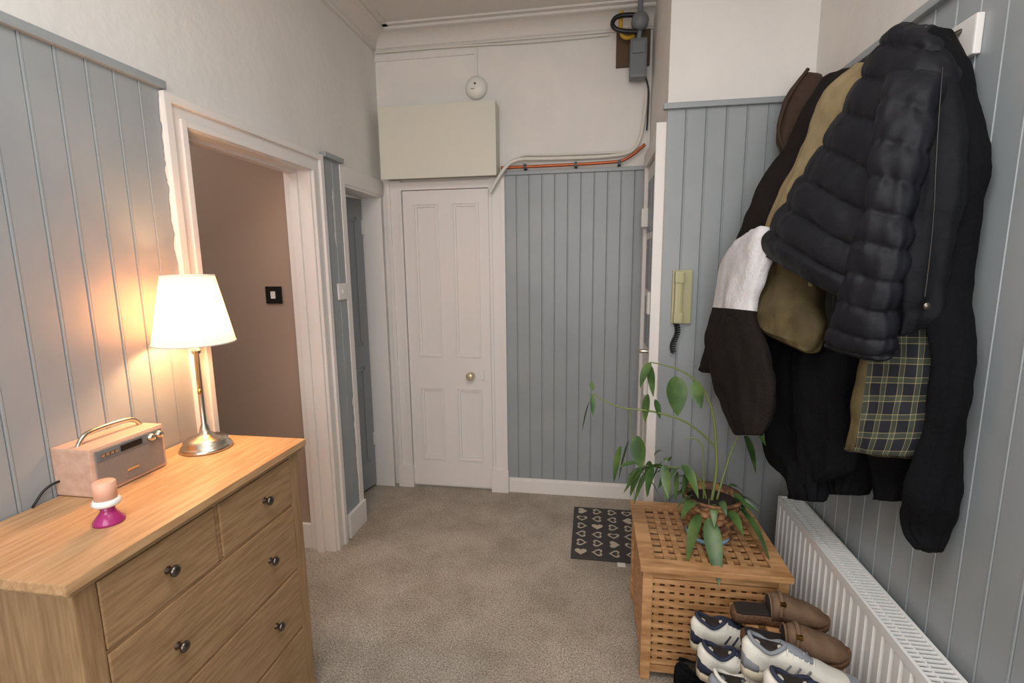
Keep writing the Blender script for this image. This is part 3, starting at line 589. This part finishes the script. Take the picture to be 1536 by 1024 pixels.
def shoe(name,loc,yaw,kind,mu,ms,ma,left=1,roll=0,pitch=0):
    """heel at origin, toe along +x, length .28"""
    g=empty(name,loc); Lg=.28; parts=[]
    W=[(0,.012),(.03,.026),(.12,.033),(.3,.032),(.5,.037),(.7,.046),(.85,.043),(.95,.030),(1,.010)]
    cen=lambda s: left*.010*math.sin(math.pi*s)
    def rings(s_list,z0f,z1f,wk,pw,n=20,arc=None):
        bm=bmesh.new(); R_=[]
        for s in s_list:
            w=interp(W,s)*wk; z0=z0f(s); z1=z1f(s); ring=[]
            for j in range(n+1):
                th=math.pi*j/n; ca,sa=math.cos(th),math.sin(th)
                ring.append(bm.verts.new((s*Lg,cen(s)+w*math.copysign(abs(ca)**pw,ca),z0+(z1-z0)*abs(sa)**pw)))
            R_.append(ring)
        for a_,b_ in zip(R_,R_[1:]):
            for j in range(n): bm.faces.new((a_[j],a_[j+1],b_[j+1],b_[j]))
            bm.faces.new((a_[n],a_[0],b_[0],b_[n]))
        bm.faces.new(R_[0]); bm.faces.new(R_[-1])
        return bm
    ss=[i/30 for i in range(31)]
    spring=lambda s: .012*max(0,(s-.75)/.25)**2
    bm=rings(ss,lambda s:spring(s),lambda s:spring(s)+(.030 if s<.5 else .026),1.08,.35); parts.append(mesh_obj('sole',bm,ms,g,True))
    if kind=='clog':
        Ht=[(0,.03),(.30,.03),(.36,.05),(.45,.085),(.55,.082),(.75,.065),(.92,.05),(1,.03)]
        bm=rings([.40+.6*i/20 for i in range(21)],lambda s:.02+spring(s),lambda s:interp(Ht,s),1.05,.7); parts.append(mesh_obj('upper',bm,mu,g,True))
        bm=rings([.04+.36*i/10 for i in range(11)],lambda s:.028,lambda s:.034,.9,.3); parts.append(mesh_obj('footbed',bm,M['lining'],g,True))
        bm=bmesh.new(); bmesh.ops.create_uvsphere(bm,u_segments=20,v_segments=10,radius=1)
        for v in bm.verts: v.co=Vector((.113+v.co.x*.006,cen(.4)+v.co.y*.033,.052+v.co.z*.022))
        parts.append(mesh_obj('opening',bm,M['lining'],g,True))  # dark blob stands for the shaded mouth of the clog
        parts.append(tube('rim',[(.110,cen(.4)+.04*math.cos(math.pi*i/10),.03+.052*math.sin(math.pi*i/10)) for i in range(11)],.003,mu,g))
        parts.append(tube('strap',[(.135,cen(.5)-.042,.04),(.14,cen(.5)-.03,.08),(.142,cen(.5),.092),(.14,cen(.5)+.03,.08),(.135,cen(.5)+.042,.04)],.006,mu,g))
        parts.append(boxes('buckle',[((.134,cen(.5)-.036,.07),(.15,cen(.5)-.026,.082))],M['brass'],g,.002))
    else:
        Ht=[(0,.088),(.04,.098),(.12,.090),(.24,.080),(.36,.094),(.46,.086),(.62,.066),(.80,.052),(.93,.044),(1,.026)]
        bm=rings(ss,lambda s:.02+spring(s),lambda s:interp(Ht,s),.99,.74); parts.append(mesh_obj('upper',bm,mu,g,True))
        # heel counter and mud-guard overlays
        bm=rings([i*.014 for i in range(12)],lambda s:.024,lambda s:.070-.15*s,1.05,.45); parts.append(mesh_obj('heel_counter',bm,ma,g,True))
        bm=rings([.66+.335*i/12 for i in range(13)],lambda s:.02+spring(s),lambda s:.026+spring(s)+.014*min(1,(s-.62)*5),1.06,.4); parts.append(mesh_obj('mud_guard',bm,ma,g,True))
        # foot opening: shallow dish painted dark for the shaded inside, surrounded by padded collar rising at heel and tongue
        N=32; bm=bmesh.new(); ring=[]; col=[]
        for i in range(N):
            a=2*math.pi*i/N; px=.060+.044*math.cos(a); py=cen(.2)+.0235*math.sin(a); s=px/Lg
            pz=interp(Ht,s)+.006-.006*abs(math.sin(a))+.006*max(0,-math.cos(a))
            ring.append(bm.verts.new((px,py,pz))); col.append((px,py,pz))
        cv=bm.verts.new((.060,cen(.2),.086))
        inner=[bm.verts.new((.060+.7*(c[0]-.060),cen(.2)+.7*(c[1]-cen(.2)),.0885)) for c in col]
        for i in range(N):
            bm.faces.new((ring[i],ring[(i+1)%N],inner[(i+1)%N],inner[i])); bm.faces.new((inner[i],inner[(i+1)%N],cv))
        parts.append(mesh_obj('lining',bm,M['lining'],g,True))
        parts.append(tube('collar',col+[col[0]],.0055,ma,g))
        bm=bmesh.new(); bmesh.ops.create_uvsphere(bm,u_segments=16,v_segments=8,radius=1)
        for v in bm.verts: v.co=Vector((.135+v.co.x*.043,cen(.5)+v.co.y*.017,.083-v.co.x*.018+v.co.z*.010))
        parts.append(mesh_obj('tongue',bm,ma,g,True))
        for i in range(6):
            s=.38+i*.045; z=interp(Ht,s)
            parts.append(tube('lace',[(s*Lg,cen(s)-.023,z-.012),(s*Lg+.004,cen(s)-.01,z+.004),(s*Lg+.004,cen(s)+.01,z+.004),(s*Lg,cen(s)+.023,z-.012)],.0026,M['shoewhite'] if ma is not M['cotton'] else M['black'],g))
        for sg in (-1,1):
            for q in (.36,.44,.52):
                w=interp(W,q); w2=interp(W,q+.06)
                parts.append(tube('stripe',[(q*Lg,cen(q)+sg*(w*1.0),.036),(q*Lg+.008,cen(q)+sg*w*.98,.050),((q+.06)*Lg,cen(q+.06)+sg*w2*.84,.064)],.0028,ma,g))
    for o in parts:
        o.matrix_parent_inverse=Matrix.Identity(4)
    g.rotation_euler=(roll,pitch,yaw); return g
R90=math.radians
shoe('suede_clog',(.455,1.50,.386),R90(-3),'clog',M['suede'],M['cork'],M['suede'],1)
shoe('suede_clog',(.455,1.395,.386),R90(-8),'clog',M['suede'],M['cork'],M['suede'],-1)
shoe('sneaker',(.425,1.290,.386),R90(-14),'s',M['shoewhite'],M['rubber'],M['shoegrey'],1)
shoe('sneaker',(.445,1.180,.386),R90(-10),'s',M['shoewhite'],M['rubber'],M['navy'],-1)
shoe('sneaker',(.46,1.065,.386),R90(-4),'s',M['shoewhite'],M['rubber'],M['shoegrey'],-1)
shoe('navy_sneaker',(.335,1.50,.27),R90(-3),'s',M['shoewhite'],M['rubber'],M['navy'],1)
shoe('navy_sneaker',(.335,1.40,.26),R90(-6),'s',M['shoewhite'],M['rubber'],M['navy'],-1)
shoe('grey_sneaker',(.345,1.295,.251),R90(-6),'s',M['shoegrey'],M['rubber'],M['shoewhite'],1)
shoe('grey_sneaker',(.345,1.19,.251),R90(-3),'s',M['shoegrey'],M['rubber'],M['shoewhite'],-1)
shoe('black_shoe',(.29,1.49,.101),R90(2),'s',M['cotton'],M['black'],M['cotton'],1)
shoe('black_shoe',(.275,1.385,.101),R90(-4),'s',M['cotton'],M['black'],M['cotton'],-1)
shoe('white_trainer',(.29,1.28,.101),R90(2),'s',M['shoewhite'],M['rubber'],M['shoegrey'],1)
# ---------------------------------------------------------------- lights
def area(name,loc,rot,size,e,col=(1,1,1),sy=None):
    l=bpy.data.lights.new(name,'AREA'); l.energy=e; l.color=col; l.size=size
    if sy: l.shape='RECTANGLE'; l.size_y=sy
    o=bpy.data.objects.new(name,l); o.location=loc; o.rotation_euler=rot; S.collection.objects.link(o)
area('ceiling_fill',(-.1,.2,2.84),(0,0,0),1.2,34,(1,.99,.975))  # added fill below the ceiling, no real fixture
area('rear_fill',(-.1,-1.5,1.7),(math.radians(90),0,0),1.8,46,(1,.99,.985),1.5)  # added fill behind the camera; the back wall has no window
area('brown_room_light',(-2.4,1.3,2.8),(0,0,0),.6,14,(1,.93,.86))
area('side_room_light',(-2.0,2.8,2.8),(0,0,0),.3,3)
w=bpy.data.worlds.new('world'); S.world=w; w.use_nodes=True; w.node_tree.nodes['Background'].inputs[0].default_value=(.8,.85,1,1); w.node_tree.nodes['Background'].inputs[1].default_value=.3
# ---------------------------------------------------------------- camera
cam=bpy.data.cameras.new('camera'); co=bpy.data.objects.new('camera',cam); S.collection.objects.link(co); S.camera=co
cam.sensor_width=36; cam.lens=36*733.8/1536; cam.clip_start=.02
R=Vector((.98728,.15869,-.01047)); U=Vector((-.01434,.15437,.98792)); F=Vector((-.15838,.97520,-.15468))
co.matrix_world=Matrix((( R.x,U.x,-F.x,0),(R.y,U.y,-F.y,0),(R.z,U.z,-F.z,1.5),(0,0,0,1)))
